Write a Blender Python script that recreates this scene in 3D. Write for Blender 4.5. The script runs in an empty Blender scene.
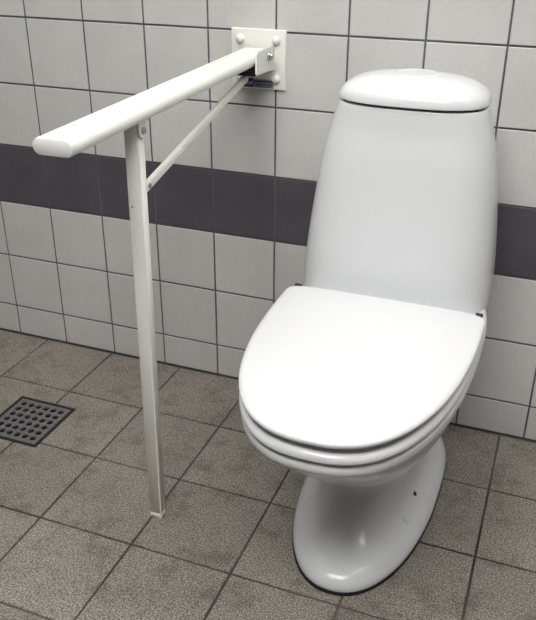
import bpy, bmesh, math, random
from mathutils import Vector, Matrix
from mathutils.bvhtree import BVHTree
random.seed(7)
C = bpy.context.scene.collection
PI = math.pi

# ------------------------------------------------------------------ materials
def new_mat(name):
    m = bpy.data.materials.new(name); m.use_nodes = True
    nt = m.node_tree
    b = nt.nodes['Principled BSDF']
    return m, nt, b

def s2l(c):
    return tuple((v/255/12.92 if v/255 <= .04045 else ((v/255+.055)/1.055)**2.4) for v in c) + (1,)

def plain(name, rgb, rough=.4, metal=0, coat=0, coat_rough=.03, spec=.5):
    m, nt, b = new_mat(name)
    b.inputs['Base Color'].default_value = s2l(rgb)
    b.inputs['Roughness'].default_value = rough
    b.inputs['Metallic'].default_value = metal
    b.inputs['Coat Weight'].default_value = coat
    b.inputs['Coat Roughness'].default_value = coat_rough
    b.inputs['Specular IOR Level'].default_value = spec
    return m

def noise(nt, scale, detail=3, rough=.5, vec=None):
    n = nt.nodes.new('ShaderNodeTexNoise')
    n.inputs['Scale'].default_value = scale
    n.inputs['Detail'].default_value = detail
    n.inputs['Roughness'].default_value = rough
    if vec is None:
        tc = nt.nodes.new('ShaderNodeTexCoord'); vec = tc.outputs['Object']
    nt.links.new(vec, n.inputs['Vector'])
    return n.outputs['Fac']

def ramp(nt, fac, stops):
    r = nt.nodes.new('ShaderNodeValToRGB')
    e = r.color_ramp.elements
    while len(e) < len(stops): e.new(.5)
    for i, (p, c) in enumerate(stops):
        e[i].position = p; e[i].color = c
    nt.links.new(fac, r.inputs['Fac'])
    return r.outputs['Color']

def mix(nt, a, b, fac, mode='MIX'):
    m = nt.nodes.new('ShaderNodeMix'); m.data_type = 'RGBA'; m.blend_type = mode
    for s, v in ((m.inputs['A'], a), (m.inputs['B'], b)):
        if hasattr(v, 'links'): nt.links.new(v, s)
        else: s.default_value = v
    if hasattr(fac, 'links'): nt.links.new(fac, m.inputs['Factor'])
    else: m.inputs['Factor'].default_value = fac
    return m.outputs['Result']

def bump(nt, b, h, strength, dist=.001):
    n = nt.nodes.new('ShaderNodeBump')
    n.inputs['Strength'].default_value = strength
    n.inputs['Distance'].default_value = dist
    nt.links.new(h, n.inputs['Height'])
    nt.links.new(n.outputs['Normal'], b.inputs['Normal'])

def tint(nt, col, amount):
    """per tile variation from the face attribute 'tint'"""
    a = nt.nodes.new('ShaderNodeAttribute'); a.attribute_name = 'tint'
    lo = (1-amount,)*3+(1,); hi = (1+amount*.6,)*3+(1,)
    r = ramp(nt, a.outputs['Fac'], [(0, lo), (1, hi)])
    return mix(nt, col, r, 1.0, 'MULTIPLY')

def glazed_tile(name, c1, c2, rough):
    m, nt, b = new_mat(name)
    col = ramp(nt, noise(nt, 9, 4, .6), [(.3, s2l(c1)), (.7, s2l(c2))])
    sp = ramp(nt, noise(nt, 330, 2, .6), [(.32, (.93, .93, .93, 1)), (.6, (1, 1, 1, 1))])
    col = mix(nt, col, sp, 1.0, 'MULTIPLY')
    nt.links.new(tint(nt, col, .035), b.inputs['Base Color'])
    b.inputs['Roughness'].default_value = rough
    bump(nt, b, noise(nt, 14, 2), .25, .0008)
    return m

def stone_tile(name):
    m, nt, b = new_mat(name)
    big = ramp(nt, noise(nt, 3.2, 5, .65), [(.3, s2l(FLOOR1)), (.7, s2l(FLOOR2))])
    fine = noise(nt, 330, 3, .9)
    sp = ramp(nt, fine, [(.38, (.22, .21, .21, 1)), (.5, (1, 1, 1, 1)), (.61, (2.35, 2.28, 2.2, 1))])
    col = mix(nt, big, sp, 1.0, 'MULTIPLY')
    st = ramp(nt, noise(nt, 16, 6, .75), [(.36, (.66, .65, .62, 1)), (.5, (1, 1, 1, 1))])
    col = mix(nt, col, st, 1.0, 'MULTIPLY')
    nt.links.new(tint(nt, col, .10), b.inputs['Base Color'])
    b.inputs['Roughness'].default_value = .62
    bump(nt, b, fine, .35, .0006)
    return m

def grout_mat(name, c1, c2, scale=6):
    m, nt, b = new_mat(name)
    col = ramp(nt, noise(nt, scale, 4, .6), [(.35, s2l(c1)), (.65, s2l(c2))])
    nt.links.new(col, b.inputs['Base Color'])
    b.inputs['Roughness'].default_value = .9
    return m

def speck(name, rgb, rough, scale=250, amt=.06, metal=0):
    m, nt, b = new_mat(name)
    c = s2l(rgb)
    lo = tuple(v*(1-amt) for v in c[:3])+(1,)
    col = ramp(nt, noise(nt, scale, 2), [(.3, lo), (.65, c)])
    nt.links.new(col, b.inputs['Base Color'])
    b.inputs['Roughness'].default_value = rough
    b.inputs['Metallic'].default_value = metal
    bump(nt, b, noise(nt, scale, 2), .12, .0004)
    return m

FLOOR1, FLOOR2 = (112, 107, 100), (130, 125, 119)
M = {}
M['wall_white'] = glazed_tile('white glazed tile', (208, 207, 205), (217, 216, 213), .32)
M['wall_dark'] = glazed_tile('charcoal glazed tile', (82, 78, 86), (95, 91, 97), .34)
M['wall_grout'] = grout_mat('grey wall grout', (92, 90, 102), (114, 112, 122))
M['floor_tile'] = stone_tile('speckled floor tile')
M['floor_grout'] = grout_mat('dark floor grout', (34, 31, 30), (92, 87, 82), 3)
M['porcelain'] = plain('white porcelain', (225, 227, 229), .2, coat=.0)
M['seat'] = plain('white duroplast', (222, 223, 224), .18)
M['paint'] = speck('ivory powder coat', (240, 240, 233), .36, amt=.03)
M['cap'] = speck('white plastic cap', (232, 233, 231), .42, amt=.02)
M['chrome'] = plain('bright chrome', (205, 208, 212), .14, metal=1)
M['steel'] = plain('zinc steel', (150, 158, 168), .3, metal=1)
M['black'] = plain('black plastic', (16, 14, 14), .5)
M['dark'] = plain('dark rubber and gap shade', (26, 22, 26), .6)  # rubber parts, plus painted shade of the lid gap and foot holes
M['navy'] = plain('navy print', (38, 44, 92), .45)
M['label'] = plain('grey label paper', (150, 156, 150), .5)
M['ink'] = plain('slate print', (62, 66, 96), .5)
M['print_white'] = plain('white print', (205, 210, 225), .5)
M['iron'] = speck('worn drain metal', (140, 140, 142), .42, 300, .3, .6)
M['iron_dark'] = speck('dark drain frame', (58, 57, 58), .45, 300, .3, .5)
M['pit'] = plain('drain pit', (10, 10, 10), .8)
M['wall_paint'] = speck('grey wall paint', (78, 76, 73), .8, 60, .03)
M['plaster'] = speck('white ceiling paint', (232, 231, 226), .9, 60, .03)

def emis(name, rgb, s):
    m, nt, b = new_mat(name)
    b.inputs['Base Color'].default_value = (.8, .8, .8, 1)
    b.inputs['Emission Color'].default_value = rgb + (1,)
    b.inputs['Emission Strength'].default_value = s
    return m
M['lamp'] = emis('lamp diffuser', (1.0, .99, .97), 5.6)
M['lamp_added'] = emis('added lamp diffuser', (1.0, .99, .97), 14.0)  # for the lamp added as frontal fill

# ------------------------------------------------------------------ mesh helpers
def obj(name, bm, mat, parent=None, smooth=True, label=None):
    me = bpy.data.meshes.new(name)
    bm.normal_update(); bm.to_mesh(me); bm.free()
    for mm in (mat if isinstance(mat, (list, tuple)) else [mat]): me.materials.append(mm)
    if smooth:
        me.polygons.foreach_set('use_smooth', [True]*len(me.polygons))
        try: me.set_sharp_from_angle(angle=math.radians(38))
        except Exception: pass
    o = bpy.data.objects.new(name, me); C.objects.link(o)
    if parent is not None:
        o.parent = parent
        o.matrix_parent_inverse = root_inv(parent)
    if label: o['label'] = label
    return o

def root_inv(p):
    # parts keep world coordinates in their meshes; only the things' empties have a location
    return Matrix.Translation(p.location).inverted() if p.parent is None else Matrix.Identity(4)

def thing(name, label, cat, loc):
    o = bpy.data.objects.new(name, None); C.objects.link(o)
    o.location = loc; o['label'] = label; o['category'] = cat
    o.empty_display_size = .05
    return o

def box(bm, lo, hi, bev=0, seg=2):
    g = bmesh.ops.create_cube(bm, size=1)
    v = g['verts']
    for q in v:
        q.co = Vector([(lo[i]+hi[i])/2 + q.co[i]*(hi[i]-lo[i]) for i in range(3)])
    if bev:
        e = list({x for q in v for x in q.link_edges})
        bmesh.ops.bevel(bm, geom=e, offset=bev, segments=seg, profile=.5, affect='EDGES')
    return bm

def cyl(bm, p0, p1, r0, r1=None, n=32, bev=0, cap=True):
    r1 = r0 if r1 is None else r1
    p0, p1 = Vector(p0), Vector(p1); d = (p1-p0)
    rot = d.to_track_quat('Z', 'Y').to_matrix().to_4x4()
    L = d.length
    prof = [(0, 0)]
    if bev:
        for k in range(4):
            a = PI/2*k/3; prof.append((r0-bev+bev*math.sin(a), bev-bev*math.cos(a)))
        for k in range(4):
            a = PI/2*k/3; prof.append((r1-bev+bev*math.cos(a), L-bev+bev*math.sin(a)))
    else: prof += [(r0, 0), (r1, L)]
    prof.append((0, L))
    revolve(bm, prof, Matrix.Translation(p0) @ rot, n)
    return bm

def revolve(bm, prof, mtx, n=40):
    rings = []
    for r, z in prof:
        if r < 1e-7: rings.append([bm.verts.new(mtx @ Vector((0, 0, z)))])
        else: rings.append([bm.verts.new(mtx @ Vector((r*math.cos(2*PI*i/n), r*math.sin(2*PI*i/n), z))) for i in range(n)])
    for a, b in zip(rings, rings[1:]):
        for i in range(n):
            j = (i+1) % n
            if len(a) == 1 and len(b) == 1: continue
            if len(a) == 1: bm.faces.new((a[0], b[j], b[i]))
            elif len(b) == 1: bm.faces.new((a[i], a[j], b[0]))
            else: bm.faces.new((a[i], a[j], b[j], b[i]))

def loft(bm, rings, cap0=True, cap1=True, closed=False):
    vs = [[bm.verts.new(p) for p in r] for r in rings]
    n = len(vs[0])
    pairs = list(zip(vs, vs[1:]))
    if closed: pairs.append((vs[-1], vs[0]))
    for a, b in pairs:
        for i in range(n):
            j = (i+1) % n
            bm.faces.new((a[i], a[j], b[j], b[i]))
    if not closed:
        for flag, r, rev in ((cap0, vs[0], True), (cap1, vs[-1], False)):
            if not flag: continue
            bm.faces.new(r[::-1] if rev else r)
    bmesh.ops.recalc_face_normals(bm, faces=bm.faces)
    return bm

def catmull(rows, sub=5):
    """smooth table of numbers down its rows (centripetal-ish Catmull-Rom)"""
    out = []
    for i in range(len(rows)-1):
        p0 = rows[max(i-1, 0)]; p1 = rows[i]; p2 = rows[i+1]; p3 = rows[min(i+2, len(rows)-1)]
        for k in range(sub):
            t = k/sub
            out.append([.5*(2*b+(c-a)*t+(2*a-5*b+4*c-d)*t*t+(3*b-a-3*c+d)*t**3) for a, b, c, d in zip(p0, p1, p2, p3)])
    out.append(list(rows[-1]))
    return out

def egg(cx, yc, hw, yf, yb, z, nf, nb, n=96):
    """plan outline: front half reaches yf with exponent nf, rear half reaches yb with nb"""
    pts = []
    for i in range(n):
        t = 2*PI*(i+.5)/n
        c, s = math.cos(t), math.sin(t)
        e, b = (nf, yc-yf) if s < 0 else (nb, yb-yc)
        # radial form of the superellipse keeps points evenly spread
        r = (abs(c)**e + abs(s)**e)**(-1/e)
        pts.append(Vector((cx+hw*r*c, yc+b*r*s, z)))
    return pts

def resample(pts):
    n = len(pts)
    d = [0]
    for i in range(n): d.append(d[-1]+(pts[(i+1) % n]-pts[i]).length)
    out = []; j = 0
    for k in range(n):
        s = d[-1]*k/n
        while d[j+1] < s: j += 1
        f = (s-d[j])/max(d[j+1]-d[j], 1e-9)
        out.append(pts[j].lerp(pts[(j+1) % n], f))
    return out

def prism(bm, pts, off):
    """closed outline (3D points) extruded by the vector off"""
    a = [bm.verts.new(p) for p in pts]
    b = [bm.verts.new(Vector(p)+Vector(off)) for p in pts]
    n = len(a)
    bm.faces.new(a); bm.faces.new(b[::-1])
    for i in range(n):
        bm.faces.new((a[i], b[i], b[(i+1) % n], a[(i+1) % n]))
    bmesh.ops.recalc_face_normals(bm, faces=bm.faces)
    return bm

# ------------------------------------------------------------------ room shell
X0, X1, YF, ZC = -1.50, 3.00, -3.60, 2.30
Z5 = .0865                      # height of the cut bottom course
DR = (.0490, .2018, -.4250, -.2645)   # drain opening

def grid_cells(a0, a1, org, step):
    k = math.floor((a0-org)/step+1e-6); out = []
    while org+k*step < a1-1e-6:
        lo, hi = max(a0, org+k*step), min(a1, org+(k+1)*step)
        if hi-lo > .006: out.append((lo, hi, k))
        k += 1
    return out

def pad(bm, lay, mapf, u0, u1, v0, v1, h, bev, t, mi, own=(1, 1, 1, 1)):
    """one tile: flat face with a soft bevelled rim, h proud of the grout"""
    g = []
    for ins, hh in ((0, 0), (0, h-bev), (bev*.35, h-bev*.3), (bev, h)):
        g.append([bm.verts.new(mapf(u, v, hh)) for u, v in ((u0+ins*own[0], v0+ins*own[2]), (u1-ins*own[1], v0+ins*own[2]), (u1-ins*own[1], v1-ins*own[3]), (u0+ins*own[0], v1-ins*own[3]))])
    fs = []
    for a, b in zip(g, g[1:]):
        for i in range(4):
            j = (i+1) % 4
            fs.append(bm.faces.new((a[i], a[j], b[j], b[i])))
    fs.append(bm.faces.new(g[-1]))
    for f in fs: f[lay] = t; f.material_index = mi

def tiled_wall(name, mapf, ulo, uhi, uorg):
    bm = bmesh.new(); lay = bm.faces.layers.float.new('tint')
    # backing of grout
    slab = [mapf(u, v, -.001+d) for d in (0, -.06) for u, v in ((ulo, 0), (uhi, 0), (uhi, ZC), (ulo, ZC))]
    vs = [bm.verts.new(p) for p in slab]
    for q in ((0, 1, 2, 3), (7, 6, 5, 4), (0, 4, 5, 1), (1, 5, 6, 2), (2, 6, 7, 3), (3, 7, 4, 0)):
        f = bm.faces.new([vs[i] for i in q]); f.material_index = 0; f[lay] = .5
    gh = .0019
    for u0, u1, ku in grid_cells(ulo, uhi, uorg, .15):
        for v0, v1, kv in grid_cells(0, ZC, Z5-.15, .15):
            dark = kv == 3
            pad(bm, lay, mapf, u0+gh, u1-gh, v0+(gh if v0 > 0 else .003), v1-gh, .0012, .0011, random.random(), 2 if dark else 1)
    bmesh.ops.recalc_face_normals(bm, faces=bm.faces)
    o = obj(name, bm, [M['wall_grout'], M['wall_white'], M['wall_dark']], smooth=False)
    o['kind'] = 'structure'
    return o

tiled_wall('wall_back', lambda u, v, h: Vector((u, -h, v)), X0, X1, 0)
for nm, lo, hi in (('wall_left', (X0-.06, YF, 0), (X0, 0, ZC)), ('wall_right', (X1, YF, 0), (X1+.06, 0, ZC))):
    bm = bmesh.new(); box(bm, lo, hi)
    wf = obj(nm, bm, M['wall_paint'], smooth=False); wf['kind'] = 'structure'
bm = bmesh.new(); box(bm, (X0, YF-.06, 0), (X1, YF, ZC))
wf = obj('wall_front', bm, M['wall_paint'], smooth=False); wf['kind'] = 'structure'

def minus(r, c):
    """rectangle r less rectangle c, as up to four rectangles"""
    x0, x1, y0, y1 = r; a0, a1, b0, b1 = c
    if a0 >= x1 or a1 <= x0 or b0 >= y1 or b1 <= y0: return [r]
    out = []
    if x0 < a0: out.append((x0, a0, y0, y1))
    if x1 > a1: out.append((a1, x1, y0, y1))
    m0, m1 = max(x0, a0), min(x1, a1)
    if y0 < b0: out.append((m0, m1, y0, b0))
    if y1 > b1: out.append((m0, m1, b1, y1))
    return out

bm = bmesh.new(); lay = bm.faces.layers.float.new('tint')
fmap = lambda u, v, h: Vector((u, v, h))
for r in minus((X0-.06, X1+.06, YF-.06, .06), DR):
    g = [bm.verts.new((x, y, z)) for z in (-.0014, -.08) for x, y in ((r[0], r[2]), (r[1], r[2]), (r[1], r[3]), (r[0], r[3]))]
    for q in ((0, 1, 2, 3), (7, 6, 5, 4), (0, 4, 5, 1), (1, 5, 6, 2), (2, 6, 7, 3), (3, 7, 4, 0)):
        f = bm.faces.new([g[i] for i in q]); f.material_index = 0; f[lay] = .5
for u0, u1, ku in grid_cells(X0+.001, X1-.001, -.2587, .2011):
    for v0, v1, kv in grid_cells(YF+.001, -.004, -.0039, .2011):
        t = random.random(); dz = random.uniform(-.0003, .0003); g = .0023
        full = (u0+g, u1-g, v0+g, v1-g)
        for r in minus(full, DR):
            own = tuple(int(abs(a-b) < 1e-9) for a, b in zip(r, full))
            if r[1]-r[0] < .004 or r[3]-r[2] < .004: continue
            pad(bm, lay, lambda u, v, h: Vector((u, v, h-.0014)), r[0], r[1], r[2], r[3], .0014+dz, .001, t, 1, own)
bmesh.ops.recalc_face_normals(bm, faces=bm.faces)
fl = obj('floor', bm, [M['floor_grout'], M['floor_tile']], smooth=False); fl['kind'] = 'structure'

bm = bmesh.new(); box(bm, (X0-.06, YF-.06, ZC), (X1+.06, .06, ZC+.06))
ce = obj('ceiling', bm, M['plaster'], smooth=False); ce['kind'] = 'structure'

# ------------------------------------------------------------------ ceiling lamps, the last one added as frontal fill
def ceiling_lamp(cx, cy, lx, ly, label, lm='lamp'):
    t = thing('ceiling_light', label, 'light', (cx, cy, ZC))
    t['group'] = 'ceiling lights'
    bm = bmesh.new(); box(bm, (cx-lx/2-.02, cy-ly/2-.02, ZC-.05), (cx+lx/2+.02, cy+ly/2+.02, ZC), .006)
    obj('housing', bm, M['cap'], t)
    bm = bmesh.new(); box(bm, (cx-lx/2, cy-ly/2, ZC-.072), (cx+lx/2, cy+ly/2, ZC-.0505), .008)
    obj('diffuser', bm, M[lm], t)
ceiling_lamp(.15, -.60, 1.2, .45, 'white ceiling light with a glowing diffuser above the grab rail')
ceiling_lamp(1.85, -.60, 1.2, .45, 'white ceiling light with a glowing diffuser towards the right wall')

ceiling_lamp(.95, -1.75, 1.2, .60, 'added fill light with a glowing diffuser on the ceiling behind the viewer', 'lamp_added')  # added unseen lamp, brightens the faces turned to the camera

# ------------------------------------------------------------------ toilet
TX = .924
toilet = thing('toilet', 'white floor-standing porcelain toilet with its lid closed, against the tiled wall', 'toilet', (TX, -.30, 0))
#            z     yf      yb     hw    yc     nf    nb
body_rows = [
    (.006, -.586, -.034, .1320, -.26, 2.2, 3.0),
    (.014, -.586, -.034, .1318, -.26, 2.2, 3.0),
    (.024, -.580, -.036, .1270, -.26, 2.2, 3.0),
    (.034, -.566, -.040, .1190, -.26, 2.2, 3.0),
    (.042, -.545, -.044, .1080, -.26, 2.2, 3.0),
    (.056, -.512, -.046, .0930, -.26, 2.2, 3.0),
    (.080, -.475, -.046, .0840, -.26, 2.3, 3.0),
    (.110, -.450, -.046, .0820, -.27, 2.4, 3.0),
    (.140, -.456, -.046, .0880, -.28, 2.4, 3.0),
    (.165, -.482, -.046, .0970, -.29, 2.4, 3.0),
    (.190, -.516, -.044, .1080, -.30, 2.4, 3.2),
    (.220, -.560, -.040, .1230, -.31, 2.4, 3.2),
    (.260, -.612, -.036, .1400, -.32, 2.4, 3.4),
    (.300, -.658, -.030, .1545, -.33, 2.4, 2.8),
    (.340, -.702, -.026, .1665, -.33, 2.5, 2.3),
    (.370, -.732, -.022, .1735, -.33, 2.5, 2.3),
    (.379, -.739, -.021, .1755, -.33, 2.5, 2.3),
    (.383, -.746, -.020, .1790, -.33, 2.5, 2.3),
    (.389, -.749, -.020, .1795, -.33, 2.5, 2.3),
    (.397, -.748, -.020, .1790, -.33, 2.5, 2.3),
    (.402, -.741, -.024, .1730, -.33, 2.5, 2.3),
]
rings = [egg(TX, r[4], r[3], r[1], r[2], r[0], r[5], r[6]) for r in catmull(body_rows, 4)]
# the inside of the bowl
inner = [(.402, -.700, -.305, .135), (.395, -.690, -.312, .127), (.34, -.675, -.32, .12), (.27, -.62, -.33, .095), (.23, -.54, -.36, .055), (.222, -.50, -.40, .03)]
rings += [egg(TX, -.48, h, yf, yb, z, 2.2, 2.2) for z, yf, yb, h in inner]
bm = bmesh.new(); loft(bm, rings)
bowl = obj('bowl', bm, M['porcelain'], toilet)
tree = None
dg = bpy.context.evaluated_depsgraph_get()
bmt = bmesh.new(); bmt.from_mesh(bowl.data); tree = BVHTree.FromBMesh(bmt); bmt.free()

# dark joint between the foot and the floor
bm = bmesh.new()
loft(bm, [egg(TX, -.26, .1325+d, -.588-d, -.033, z, 2.2, 3.0) for z, d in ((.0002, .0008), (.004, .0002), (.0065, -.001))])
obj('floor_seal', bm, M['dark'], bowl, label='dark joint around the foot')

# dark discs painted as the shade in fixing holes, and studs on the foot
def on_foot(x, y):
    h = tree.ray_cast(Vector((x, y, .10)), Vector((0, 0, -1)))
    return (h[0], h[1]) if h[0] is not None else (Vector((x, y, .03)), Vector((0, 0, 1)))
for sx in (-1, 1):
    p, nrm = on_foot(TX+sx*.094, -.335)
    bm = bmesh.new(); cyl(bm, p-nrm*.004, p+nrm*.0004, .0052, n=24)
    obj('hole_shade_disc', bm, M['dark'], bowl, label='dark disc painted as the shade in a fixing hole of the foot')
    p, nrm = on_foot(TX+sx*.092, -.405)
    bm = bmesh.new(); cyl(bm, p-nrm*.004, p+nrm*.0012, .008, .0068, n=28, bev=.0005)
    obj('bolt_cap', bm, M['porcelain'], bowl)

# cistern
TC = TX-.011
tank_rows = [
    (.396, -.264, -.020, .1785, -.15, 3.6, 3.4),
    (.430, -.260, -.020, .1790, -.14, 3.5, 2.8),
    (.480, -.253, -.022, .1770, -.14, 3.4, 2.7),
    (.540, -.245, -.026, .1718, -.14, 3.2, 2.7),
    (.600, -.237, -.032, .1645, -.14, 3.1, 2.7),
    (.660, -.230, -.036, .1555, -.14, 3.0, 2.7),
    (.710, -.223, -.040, .1445, -.14, 2.8, 2.7),
    (.742, -.221, -.042, .1345, -.14, 2.8, 2.7),
    (.7520, -.219, -.043, .1310, -.14, 2.8, 2.7),
    (.7535, -.217, -.045, .1290, -.14, 2.8, 2.7),
]
rr = [egg(TC, r[4], r[3], r[1], r[2], r[0], r[5], r[6]) for r in catmull(tank_rows, 4)]
rr += [egg(TC, -.14, h, f, b, z, 2.8, 2.7) for z, f, b, h in ((.7530, -.209, -.053, .121), (.74, -.208, -.055, .121), (.60, -.210, -.05, .148), (.45, -.225, -.04, .155), (.43, -.21, -.05, .14))]
bm = bmesh.new(); loft(bm, rr)
cist = obj('cistern', bm, M['porcelain'], toilet)
for sx in (-1, 1):
    for y in (-.175, -.105):
        bm = bmesh.new(); cyl(bm, (TC+sx*.115, y, .7525), (TC+sx*.115, y, .7592), .004, n=16)
        obj('lid_pad', bm, M['dark'], cist)

DZ = -.0060
lid_rows = [(z+DZ, q) for z, q in [(.7650, .996), (.7655, 1.0), (.7700, .998), (.7765, .980), (.7830, .945), (.7895, .885), (.7955, .795), (.8005, .67), (.8040, .52), (.8060, .36), (.8070, .2), (.8072, .1)]]
bm = bmesh.new()
rr = []
for z, q in catmull(lid_rows, 4):
    cy = -.130
    rr.append(egg(TC, cy-.004*q, .1325*q, cy-.0935*q, cy+.087*q, z, 2.8*q+2.2*(1-q), 2.7*q+2.2*(1-q)))
# hollow underside
rr = [egg(TC, -.134, .1325*k, -.130-.0935*k, -.130+.087*k, z, 2.8, 2.7) for z, k in ((.785+DZ, .55), (.780+DZ, .80), (.7652+DZ, .90), (.7650+DZ, .93))]+rr
loft(bm, rr)
clid = obj('cistern_lid', bm, M['porcelain'], toilet)
# flush button: raised ring with two half moon buttons
mt = Matrix.Translation((TC, -.128, .8035+DZ))
bm = bmesh.new(); revolve(bm, [(.0300, 0), (.0395, -.002), (.0395, .0015), (.0382, .0032), (.0360, .0038), (.0318, .0032), (.0300, .002), (.0300, 0)], mt, 56)
fb = obj('flush_button', bm, M['porcelain'], clid)
for s in (-1, 1):
    bm = bmesh.new(); pts = []
    for k in range(17):
        a = -PI/2+PI*k/16
        pts.append(Vector((TC+s*(.0006+.0285*math.cos(a)), -.128+.0285*math.sin(a), .8055+DZ)))
    if s < 0: pts = pts[::-1]
    prism(bm, pts, (0, 0, .0016))
    obj('button_half', bm, M['porcelain'], clid, label='half-moon push button')

# seat ring, lid, hinges
def plan(z, grow):
    return egg(TX+.0005, -.345, .1778+grow, -.753-grow, -.3065+min(grow, .0), z, 2.5, 5.0)
bm = bmesh.new()
outer = [(.4060, -.007), (.4062, -.003), (.4085, .0006), (.4125, .0012), (.4165, -.0004), (.4198, -.0045), (.4215, -.0100), (.4220, -.018)]
innr = [(.4220, -.052), (.420, -.056), (.412, -.060), (.4060, -.056)]
def plan_in(z, g): return egg(TX, -.48, .179+g, -.753-g, -.36-.3*g*0, z, 2.3, 2.3)
loft(bm, [plan(z, g) for z, g in outer]+[plan_in(z, g) for z, g in innr], closed=True)
obj('seat', bm, M['seat'], toilet)
bm = bmesh.new()
rows = [(.4310, -.018), (.4300, -.0117), (.4306, -.005), (.4332, -.0006), (.4368, .0012), (.4400, .0004), (.4425, -.0030), (.4440, -.0085), (.4448, -.018), (.4460, -.035), (.4475, -.07), (.4484, -.12), (.4486, -.165)]
rr = []
rows = [(.4330, -.060), (.4325, -.030)] + rows[1:]
for z, g in catmull(rows, 3):
    if g > -.012: rr.append(plan(z, g))
    else:
        s = (.179+g)/.179
        c = Vector((TX, -.47, 0))
        base = plan(z, -.0119)
        k = s/(.1671/.179)
        rr.append([Vector((c.x+(p.x-c.x)*k, c.y+(p.y-c.y)*k, z)) for p in base])
loft(bm, rr)
slid = obj('seat_lid', bm, M['seat'], toilet)
for s in (-1, 1):
    bm = bmesh.new(); cyl(bm, (TX+s*.1705, -.3010, .4345), (TX+s*.158, -.3010, .4345), .0050, n=24, bev=.001)  # pin kept dark to imitate the shaded gap between lid and cistern
    obj('hinge', bm, M['dark'], toilet, label='small hinge pin, dark to paint in the shade of the lid gap')
    for k in (-.5, .5):
        bm = bmesh.new(); y = -.60+.0*k
        p = (TX+s*.085, -.60+k*.16)
        box(bm, (p[0]-.012, p[1]-.008, .4216), (p[0]+.012, p[1]+.008, .4335), .002)
        obj('bumper', bm, M['dark'], slid)

# ------------------------------------------------------------------ fold-down support rail
rail = thing('grab_rail', 'ivory fold-down support rail with a leg, fixed to the tiled wall beside the toilet', 'grab rail', (.563, -.01, .79))
PXL, PXR, PZL, PZH = .505, .6235, .7235, .8415
bm = bmesh.new(); box(bm, (PXL, -.0075, PZL), (PXR, -.0003, PZH), .0022, 3)
plate = obj('wall_plate', bm, M['paint'], rail)
for x in (.5255, .6035):
    for z in (.7455, .8215):
        bm = bmesh.new()
        prof = [(.0, .001)]+[(.0088, .0005), (.0088, .003)]+[(.0086*math.cos(a), .003+.0078*math.sin(a)) for a in [PI/2*k/7 for k in range(1, 7)]]+[(0, .0108)]
        revolve(bm, prof, Matrix.Translation((x, -.0070, z)) @ Matrix.Rotation(PI/2, 4, 'X'), 32)
        obj('screw_cap', bm, M['cap'], plate, label='domed white screw cap')
# sticker along the bottom of the plate
bm = bmesh.new(); box(bm, (.528, -.0082, .7262), (.598, -.0074, .7432))
st = obj('sticker', bm, M['label'], plate, label='small grey and navy label')
bm = bmesh.new(); box(bm, (.5285, -.0086, .7265), (.5545, -.0081, .7445))
obj('label_block', bm, M['navy'], st)
bm = bmesh.new()
def stroke(pts, w=.0016, y=-.0089):
    for (x0, z0), (x1, z1) in zip(pts, pts[1:]):
        d = Vector((x1-x0, 0, z1-z0)).normalized(); n = Vector((-d.z, 0, d.x))*w/2; e = d*w/2
        a, b = Vector((x0, y, z0))-e, Vector((x1, y, z1))+e
        prism(bm, [a-n, b-n, b+n, a+n], (0, .0004, 0))
bx, bz = .5300, .7300
stroke([(bx+.0045, bz+.002), (bx+.0045, bz+.0105)]); stroke([(bx+.0045, bz+.002), (bx+.0085, bz+.002), (bx+.0085, bz+.0068), (bx+.0045, bz+.0068)])
stroke([(bx+.0110, bz+.002), (bx+.0152, bz+.002), (bx+.0152, bz+.0068), (bx+.0110, bz+.0068), (bx+.0110, bz+.002)])
stroke([(bx+.0210, bz+.0105), (bx+.0210, bz+.002), (bx+.0176, bz+.002), (bx+.0176, bz+.0068), (bx+.0210, bz+.0068)])
obj('label_letters', bm, M['print_white'], st, smooth=False)
bm = bmesh.new()
box(bm, (.5565, -.0086, .7375), (.5965, -.0081, .7408))
for k in range(9):
    x = .5575+k*.0043
    box(bm, (x, -.0086, .7312), (x+.0031, -.0081, .7342))
for k in range(7):
    x = .5595+k*.0050
    box(bm, (x, -.0086, .7277), (x+.0036, -.0081, .7297))
obj('label_print', bm, M['ink'], st, smooth=False)

# hinge bracket: two cheeks standing off the plate, black stop block between them
def cheek(x0, x1, short=False):
    pts = [(-.0070, .812), (-.060, .8125), (-.094, .8125), (-.1015, .8095), (-.1040, .803), (-.1040, .771), (-.1010, .7685), (-.036, .7665), (-.0070, .7640)]
    if short: pts = [(-.007, .794), (-.030, .792), (-.038, .785), (-.038, .770), (-.007, .766)]
    bm = bmesh.new(); prism(bm, [Vector((x0, y, z)) for y, z in pts], (x1-x0, 0, 0))
    bmesh.ops.bevel(bm, geom=list(bm.edges), offset=.0009, segments=2, affect='EDGES')
    return obj('bracket', bm, M['paint'], rail, label='painted hinge cheek')
cheek(.5275, .5312, True)
ck = cheek(.5958, .5995)
bm = bmesh.new(); box(bm, (.5314, -.1025, .7665), (.5956, -.008, .7805), .001)
obj('stop_block', bm, M['black'], rail, label='black block under the rail')
bm = bmesh.new(); cyl(bm, (.5995, -.040, .7960), (.6040, -.040, .7960), .0098, n=32, bev=.0008)
bo = obj('hinge_bolt', bm, M['chrome'], rail, label='chrome hinge bolt')
bm = bmesh.new(); cyl(bm, (.6040, -.040, .7960), (.6095, -.040, .7960), .0076, n=24, bev=.002)
obj('bolt_head', bm, M['chrome'], bo)

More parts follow.
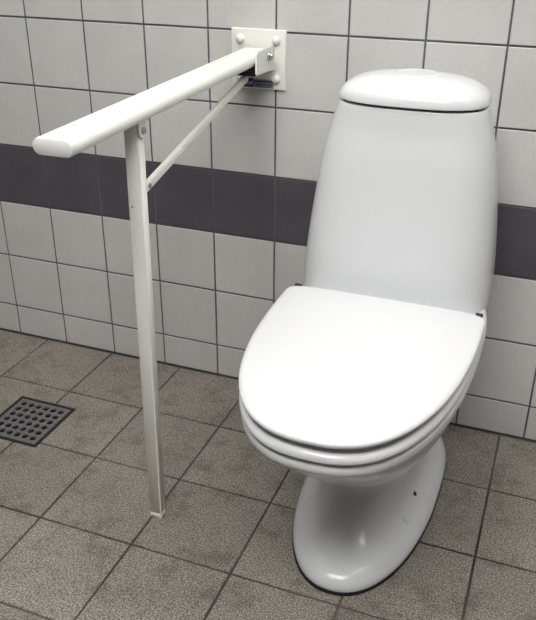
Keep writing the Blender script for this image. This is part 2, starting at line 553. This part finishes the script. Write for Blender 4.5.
# the rail tube, flattened oval
YT = -.724
def stad(y, zc, w, h, xc=.563, k=10):
    r = h/2; pts = []
    for s, a0 in ((1, -PI/2), (-1, PI/2)):
        for i in range(k+1):
            a = a0+PI*i/k
            pts.append(Vector((xc+s*(w/2-r)+r*math.cos(a), y, zc+r*math.sin(a))))
    return pts
def zc(y): return RZ0+(RZ1-RZ0)*(y/YT)
RZ0, RZ1, RW, RH = .7950, .7825, .0615, .0235
bm = bmesh.new()
ys = [(-.0205, -.004), (-.0195, 0), (YT+.010, 0)]
loft(bm, [stad(y, zc(y), RW+g, RH+g) for y, g in ys])
arm = obj('rail_tube', bm, M['paint'], rail)
bm = bmesh.new()
loft(bm, [stad(y, zc(y), RW+g, RH+g) for y, g in ((YT+.0098, .0002), (YT+.003, 0), (YT+.0008, -.0012), (YT, -.004))])
obj('end_cap', bm, M['cap'], arm, label='rounded white end cap')

# support leg, hung under the tube
def frame_box(bm, p0, p1, wx, wy, bev=.0016, end=.0004):
    """square tube between two points, its section level and square to the wall"""
    r = []
    d = (Vector(p1)-Vector(p0))
    for t, k in ((0, end), (end/d.length, 0), (1-end/d.length, 0), (1, end)):
        c = Vector(p0)+d*t; a, b = wx/2-k*.6, wy/2-k*.6; q = bev
        r.append([c+Vector(v) for v in ((-a+q, -b, 0), (a-q, -b, 0), (a, -b+q, 0), (a, b-q, 0), (a-q, b, 0), (-a+q, b, 0), (-a, b-q, 0), (-a, -b+q, 0))])
    loft(bm, r)
LT, LB = (.5645, -.520, .7765), (.5544, -.517, .0120)
bm = bmesh.new(); frame_box(bm, LT, LB, .0245, .020)
leg = obj('support_leg', bm, M['paint'], rail)
bm = bmesh.new(); frame_box(bm, (.5544, -.517, .0125), (.5543, -.517, .0003), .0248, .0203, .0016)
obj('leg_foot', bm, M['paint'], leg)
bm = bmesh.new(); cyl(bm, (.5578, -.5300, .638), (.5578, -.5306, .638), .0016, n=14)
obj('screw', bm, M['steel'], leg)
# lug welded under the tube, with its pivot bolt
pts = [Vector((.5775, -.520+.0110*math.cos(a), .7580+.0110*math.sin(a))) for a in [PI+PI*k/14 for k in range(15)]]
pts += [Vector((.5775, -.509, .7750)), Vector((.5775, -.531, .7750))]
bm = bmesh.new(); prism(bm, pts, (.0032, 0, 0))
bmesh.ops.bevel(bm, geom=[e for e in bm.edges], offset=.0006, segments=1, affect='EDGES')
lug = obj('pivot_lug', bm, M['paint'], rail)
bm = bmesh.new(); cyl(bm, (.5807, -.520, .7585), (.5832, -.520, .7585), .0056, n=24, bev=.001)
obj('pivot_bolt', bm, M['steel'], lug, label='zinc pivot bolt')
# brace
BA, BB = Vector((.5635, -.4985, .6590)), Vector((.5660, -.075, .7595))
def rod(a, b, w, h):
    bm = bmesh.new(); d = (b-a).normalized()
    sx = d.cross(Vector((0, 0, 1))).normalized(); up = sx.cross(d)
    r = []
    for p, k in ((a, .75), (a+d*.004, 1), (b-d*.004, 1), (b, .75)):
        ring = []
        for i in range(24):
            t = 2*PI*i/24; c, s = math.cos(t), math.sin(t)
            q = (abs(c)**3.2+abs(s)**3.2)**(-1/3.2)
            ring.append(p+sx*(w/2*k*q*c)+up*(h/2*k*q*s))
        r.append(ring)
    loft(bm, r); return bm
br = obj('brace', rod(BA, BB, .010, .016), M['paint'], rail)
bm = bmesh.new(); cyl(bm, (BA.x+.001, -.490, .6620), (BA.x+.0068, -.490, .6620), .0042, n=22, bev=.001)
obj('brace_bolt', bm, M['steel'], br, label='zinc bolt at the lower end of the brace')

# ------------------------------------------------------------------ floor drain
drain = thing('floor_drain', 'square dark metal floor drain with rows of holes, set in the floor tiles', 'floor drain', ((DR[0]+DR[1])/2, (DR[2]+DR[3])/2, 0))
bm = bmesh.new()
def sq(x0, x1, y0, y1, z): return [Vector((x0, y0, z)), Vector((x1, y0, z)), Vector((x1, y1, z)), Vector((x0, y1, z))]
def ins(k, z): return sq(DR[0]+k, DR[1]-k, DR[2]+k, DR[3]-k, z)
loft(bm, [ins(.0006, -.03), ins(.0006, .0014), ins(.0012, .0022), ins(.0060, .0022), ins(.0068, .0016), ins(.0068, -.03)], closed=True)
obj('drain_frame', bm, M['iron_dark'], drain)
bm = bmesh.new(); box(bm, (DR[0]+.001, DR[2]+.001, -.045), (DR[1]-.001, DR[3]-.001, -.0305))
obj('drain_pit', bm, M['pit'], drain, label='dark pit under the grate')
# grate with six by six holes, built as a grid of rims around each hole
gx0, gx1, gy0, gy1 = DR[0]+.0085, DR[1]-.0085, DR[2]+.0085, DR[3]-.0085
bm = bmesh.new()
ex = .0065
hx0, hx1, hy0, hy1 = gx0+ex, gx1-ex, gy0+ex, gy1-ex
nx = 6; px = (hx1-hx0)/nx; py = (hy1-hy0)/nx
zt, zb = .0010, -.004
cache = {}
def V(x, y, z):
    k = (round(x, 6), round(y, 6), round(z, 6))
    if k not in cache: cache[k] = bm.verts.new((x, y, z))
    return cache[k]
for i in range(nx):
    for j in range(nx):
        cx, cy = hx0+px*(i+.5), hy0+py*(j+.5)
        N = 16; r = .0070
        circ = [(cx+r*math.cos(2*PI*(k+.5)/N)*1.06, cy+r*math.sin(2*PI*(k+.5)/N)*1.06) for k in range(N)]
        sqr = []
        for k in range(N):
            a = 2*PI*(k+.5)/N; c, s = math.cos(a), math.sin(a); m = max(abs(c), abs(s))
            sqr.append((cx+px/2*c/m, cy+py/2*s/m))
        corners = {1: (1, 1), 5: (-1, 1), 9: (-1, -1), 13: (1, -1)}
        for k in range(N):
            l = (k+1) % N
            a, b = V(*circ[k], zt), V(*circ[l], zt)
            d, e = V(*sqr[k], zt), V(*sqr[l], zt)
            if k in corners:
                sx, sy = corners[k]; q = V(cx+sx*px/2, cy+sy*py/2, zt)
                bm.faces.new((a, d, q, e, b))
            else: bm.faces.new((a, d, e, b))
            bm.faces.new((a, b, V(*circ[l], zb), V(*circ[k], zb)))
# border band and outer skirt
outer_t = sq(gx0, gx1, gy0, gy1, zt); inner_t = sq(hx0, hx1, hy0, hy1, zt)
ov = [V(*p) for p in outer_t]; ob = [V(p.x, p.y, zb) for p in outer_t]; iv = [V(*p) for p in inner_t]
for k in range(4):
    l = (k+1) % 4
    bm.faces.new((ov[k], ov[l], iv[l], iv[k])); bm.faces.new((ov[k], ob[k], ob[l], ov[l]))
bmesh.ops.recalc_face_normals(bm, faces=bm.faces)
obj('grate', bm, M['iron'], drain, smooth=False, label='grey metal grate with round holes')
for s in (0, 1):
    y = DR[2]+.0072 if s == 0 else DR[3]-.0085
    bm = bmesh.new()
    box(bm, (DR[0]+.0065, y, -.012), (DR[1]-.0065, y+.0014, -.0045))
    obj('grate_ledge', bm, M['iron_dark'], drain)

# ------------------------------------------------------------------ camera
cam = bpy.data.cameras.new('camera'); co = bpy.data.objects.new('camera', cam); C.objects.link(co)
cam.sensor_fit = 'HORIZONTAL'; cam.sensor_width = 36; cam.lens = 787.93*36/536; cam.clip_start = .02
r = [(0.93388, 0.357558, 0.004482), (0.166423, -0.423507, -0.890475), (-0.316498, 0.832342, -0.455011)]
co.matrix_world = Matrix((
    (r[0][0], -r[1][0], -r[2][0], 1.176346),
    (r[0][1], -r[1][1], -r[2][1], -1.553985),
    (r[0][2], -r[1][2], -r[2][2], 1.058617),
    (0, 0, 0, 1)))
sc = bpy.context.scene; sc.camera = co

# ------------------------------------------------------------------ world and view
w = bpy.data.worlds.new('world'); sc.world = w; w.use_nodes = True
w.node_tree.nodes['Background'].inputs[0].default_value = (.8, .85, .9, 1)
w.node_tree.nodes['Background'].inputs[1].default_value = .2
vs = sc.view_settings
vs.view_transform = 'Standard'; vs.look = 'None'; vs.gamma = 1; vs.use_curve_mapping = False
vs.exposure = 0.4
